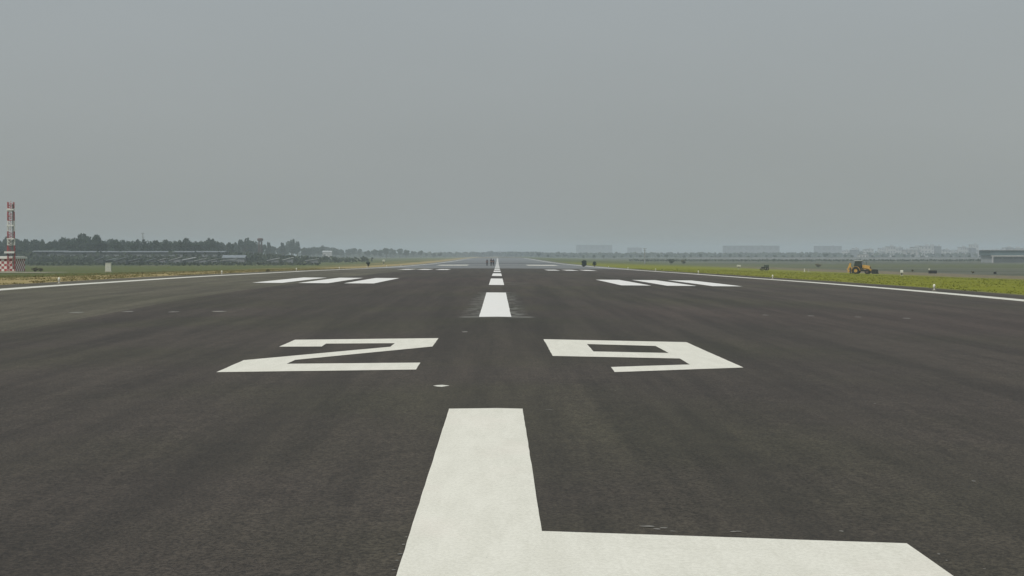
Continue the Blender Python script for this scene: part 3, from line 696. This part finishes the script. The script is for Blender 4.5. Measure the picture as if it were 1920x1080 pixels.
for s in (-1, 1):
    part('loader_arm', Yw, BL, lambda bm, s=s: (prism(bm, [(.45,1.35),(.6,1.6),(2.0,1.35),(2.75,.55),(2.6,.35),(1.9,1.1)], s*.60-.06, s*.60+.06)))
    part('hydraulic_ram', M['steel'], BL, lambda bm, s=s: cyl(bm, (.9,s*.5,.9), (2.0,s*.5,1.2), .05, n=8))
def bucket(bm):
    pts = [(2.62,.95),(2.5,.45),(2.70,.04),(3.7,.02),(3.7,.06),(2.80,.12),(2.62,.48),(2.76,.95)]
    prism(bm, pts, -1.12, 1.12)
    for s in (-1.14, 1.12): prism(bm, [(2.62,.95),(2.5,.45),(2.70,.04),(3.66,.03),(3.5,.9)], s, s+.03)
    for k in range(7): bx(bm, (3.77,-.96+.32*k,.05), (.18,.08,.04))
bk = part('front_bucket', M['black'], BL, bucket)
# rear excavating arm, folded
part('stabiliser_frame', Yw, BL, lambda bm: bx(bm, (-1.75,0,.85), (.35,1.9,.8), bev=.03))
for s in (-1, 1): part('stabiliser_leg', M['black'], BL, lambda bm, s=s: (bx(bm, (-1.8,s*1.0,.75), (.2,.2,1.2)), bx(bm, (-1.8,s*1.02,.1), (.4,.35,.08))))
part('boom', Yw, BL, lambda bm: prism(bm, [(-1.8,.9),(-2.05,.95),(-2.35,1.6),(-2.15,2.2),(-1.9,2.2),(-1.95,1.6),(-1.65,1.15)], -.16, .16))
part('dipper', Yw, BL, lambda bm: prism(bm, [(-1.9,2.3),(-2.2,2.3),(-2.75,.9),(-2.5,.85),(-2.2,1.6)], -.12, .12))
part('hydraulic_ram', M['steel'], BL, lambda bm: cyl(bm, (-1.95,0,1.2), (-2.2,0,2.0), .07, n=8))
part('rear_bucket', M['yellow'], BL, lambda bm: (prism(bm, [(-2.85,1.05),(-2.45,1.05),(-2.2,.6),(-2.4,.3),(-2.75,.35),(-2.5,.55),(-2.7,.8)], -.32, .32)))
tag(BL, 'yellow backhoe loader with black front bucket on the right grass strip', 'digger')

# ------------------------------------------------------------------ small airfield furniture
def edge_light(X, Y, amber=False, label='', group=None, s=1.0):
    t = empty('edge_light', (X, Y, H(X, Y)-.02))
    part('base_plate', M['conc'], t, lambda bm: cyl(bm, (0,0,-.04), (0,0,.05), .20, n=14))
    part('stem', M['white'], t, lambda bm: cyl(bm, (0,0,.05), (0,0,.24), .045, n=10))
    part('fitting', M['white'], t, lambda bm: cyl(bm, (0,0,.22), (0,0,.27), .10, .12, 14))
    def dome(bm):
        r = bmesh.ops.create_uvsphere(bm, u_segments=14, v_segments=10, radius=.11); bmesh.ops.transform(bm, matrix=Matrix.Translation((0,0,.35)) @ Matrix.Diagonal((1,1,1.15,1)), verts=r['verts'])
    part('lens', M['lampy'] if amber else M['lamp'], t, dome, smooth_=True)
    return tag(t, label, 'runway light', group)
el = edge_light(23.9, 90, label='nearest runway edge light on the right, white-domed, beside the edge line')
el.scale = (.62,.62,.75); KC[el] = kids(el)
wh = ['nearest', 'second nearest', 'third nearest', 'fourth nearest', 'fifth nearest', 'sixth nearest', 'seventh nearest']
for i in range(7):
    for s in (1, -1):
        if i == 0 and s == 1: el['group'] = 'runway edge lights'; continue
        t = copy_tree(el); Y = 90+53*i; X = s*23.9; t.location = (X, Y, H(X, Y)-.02)
        tag(t, '%s runway edge light on the %s, white-domed, beside the edge line' % (wh[i], 'right' if s > 0 else 'left'), 'runway light', 'runway edge lights')
def post(name, px, Y, top, label, headm='white', r=.05, head=(.34,.2,.36), cat='marker post', bodym='grime', group=None):
    p = at(px, Y); h = zat(top, Y)-p.z; t = empty(name, p)
    part('post', M[bodym], t, lambda bm: cyl(bm, (0,0,-.2), (0,0,h-head[2]), r, n=8))
    part('head', M[headm], t, lambda bm: bx(bm, (0,0,h-head[2]/2), head, bev=.05))
    part('footing', M['conc'], t, lambda bm: bx(bm, (0,0,0), (.4,.4,.12)))
    return tag(t, label, cat, group)
post('marker_post', 1691, 305, 506.5, 'white-topped marker post on the grass right of the digger', head=(.5,.3,.5), r=.11)
post('marker_post', 1508.5, 390, 504, 'pale slim post left of the digger, nearer the runway than its twin', head=(.16,.16,.8), bodym='white')
post('marker_post', 1516, 396, 504.5, 'thin grey post just right of the pale slim one left of the digger', headm='steel', head=(.10,.10,.5), bodym='steel')
post('marker_post', 719.5, 560, 487, 'pale squat marker in the grass left of the far runway', headm='cab', head=(.8,.4,.6), r=.1)
post('marker_post', 1385.5, 470, 497, 'pale squat marker on the grass past the right touchdown bars', headm='cab', head=(1.1,.4,.45), r=.08)
def board(px, Y, wd, h0, h1, label, extra=True):
    p = at(px, Y); t = empty('sign_board', p, R(4))
    part('panel', M['black'], t, lambda bm: bx(bm, (0,0,(h0+h1)/2), (wd,.16,h1-h0), bev=.03))
    for s in (-1,1): part('leg', M['steel'], t, lambda bm, s=s: bx(bm, (s*wd*.35,.05,h0/2-.1), (.07,.07,h0+.2)))
    if extra: part('lamp', M['lamp'], t, lambda bm: (cyl(bm, (-wd*.42,0,h1), (-wd*.42,0,h1+.12), .04), bx(bm, (-wd*.42,0,h1+.26), (.3,.22,.28), bev=.05)))
    return tag(t, label, 'sign')
board(1749, 375, 1.95, .25, .95, 'low black board with small white lamp, right of the digger')
board(1866, 372, .65, .12, .62, 'small dark box-like board on bare earth near the right edge', False)
# dark towed generator
p = at(1436, 400); gn = empty('generator_cart', p, R(10))
part('housing', M['grime'], gn, lambda bm: bx(bm, (.15,0,.95), (.95,1.0,.75), bev=.08))
part('hood', M['black'], gn, lambda bm: bx(bm, (-.7,0,.70), (.8,.8,.35), bev=.08))
for s in (-1,1):
    for xx, r in ((.2,.38),(-1.0,.24)): o = part('wheel', M['rubber'], gn, lambda bm, r=r: wheel(bm, r, .2)); o.location = (xx, s*.6, r)
part('tow_bar', M['steel'], gn, lambda bm: cyl(bm, (-1.1,0,.5), (-2.1,0,.4), .05))
part('exhaust_pipe', M['steel'], gn, lambda bm: cyl(bm, (.2,.2,1.3), (.2,.2,1.65), .05))
tag(gn, 'small dark wheeled machine on the right grass left of the digger', 'machine')

# ------------------------------------------------------------------ people far down the runway
def person(px, Y, h, rz, shirt, label, stride=.12):
    p = at(px, Y); s = h/1.72; t = empty('person', p, rz); t.scale = (s, s, s)
    V = [(0,0,.93),(0,0,1.12),(0,.0,1.35),(0,0,1.47),(0,.02,1.60),                       # pelvis..head
         (-.09,0,.88),(-.11,stride*.6,.48),(-.11,stride-.06,.07),(-.11,stride+.12,.03), (.09,0,.88),(.11,-stride*.4,.48),(.11,-stride-.06,.07),(.11,-stride+.12,.03),
         (-.19,0,1.40),(-.25,-.04,1.14),(-.26,.04,.90),(-.26,.07,.80), (.19,0,1.40),(.25,-.02,1.14),(.24,.12,.92),(.24,.16,.83)]
    E = [(0,1),(1,2),(2,3),(3,4),(0,5),(5,6),(6,7),(7,8),(0,9),(9,10),(10,11),(11,12),(2,13),(13,14),(14,15),(15,16),(2,17),(17,18),(18,19),(19,20)]
    rad = [.15,.14,.16,.055,.10,.095,.065,.045,.04,.095,.065,.045,.04,.065,.045,.035,.03,.065,.045,.035,.03]
    me = bpy.data.meshes.new('body'); me.from_pydata(V, E, []); o = bpy.data.objects.new('body', me); C.objects.link(o); o.parent = t
    me.materials.append(M['skin'])
    sk = o.modifiers.new('skin', 'SKIN'); o.modifiers.new('sub', 'SUBSURF').render_levels = 2
    for i, v in enumerate(me.skin_vertices[0].data): v.radius = (rad[i], rad[i]*(.75 if i < 3 else 1)); v.use_root = (i == 0)
    for i in range(2):      # trousers and shirt: slightly larger skinned shells
        if i == 0: idx = [0,5,6,7,9,10,11]
        else: idx = [1,2,13,14,17,18]
        mp2 = {a: b for b, a in enumerate(idx)}; ee = [(mp2[a], mp2[b]) for a, b in E if a in mp2 and b in mp2]
        m2 = bpy.data.meshes.new('c'); m2.from_pydata([V[a] for a in idx], ee, []); m2.materials.append(M[('cloth2', shirt)[i]])
        c = bpy.data.objects.new(('trousers', 'shirt')[i], m2); C.objects.link(c); c.parent = t
        c.modifiers.new('skin', 'SKIN'); c.modifiers.new('sub', 'SUBSURF').render_levels = 2
        for k, v in enumerate(m2.skin_vertices[0].data): q = rad[idx[k]]+.022; v.radius = (q, q*(.8 if idx[k] < 3 else 1)); v.use_root = (k == 0)
    def hr(bm):
        r = bmesh.ops.create_uvsphere(bm, u_segments=12, v_segments=8, radius=.108); bmesh.ops.transform(bm, matrix=Matrix.Translation((0,-.015,1.655)) @ Matrix.Diagonal((.95,1.05,.8,1)), verts=r['verts'])
    part('hair', M['hair'], t, hr, smooth_=True)
    return tag(t, label, 'person')
person(913.3, 400, 1.62, R(10), 'cloth1', 'person in dark clothes standing alone, leftmost of three far down the runway')
person(921, 398, 1.80, R(-15), 'cloth2', 'taller person in dark clothes, middle of three far down the runway')
person(925.2, 401, 1.68, R(30), 'cloth1', 'person in dark clothes nearest the centreline, rightmost of three far away', .05)

# ------------------------------------------------------------------ haze
hz = bpy.data.materials.new('haze_air'); hz.use_nodes = True; t = hz.node_tree; t.nodes.clear()
pv = t.nodes.new('ShaderNodeVolumePrincipled'); ov = t.nodes.new('ShaderNodeOutputMaterial')
pv.inputs['Color'].default_value = (.755, .86, .955, 1); pv.inputs['Density'].default_value = .00031; pv.inputs['Anisotropy'].default_value = 0.0
t.links.new(pv.outputs[0], ov.inputs['Volume'])
bm = bmesh.new(); bx(bm, (0, 3900, 3.0), (10400, 8900, 50))
hzo = mesh_obj('haze', bm, hz); tag(hzo, 'thin pale haze over the whole airfield', kind='stuff')
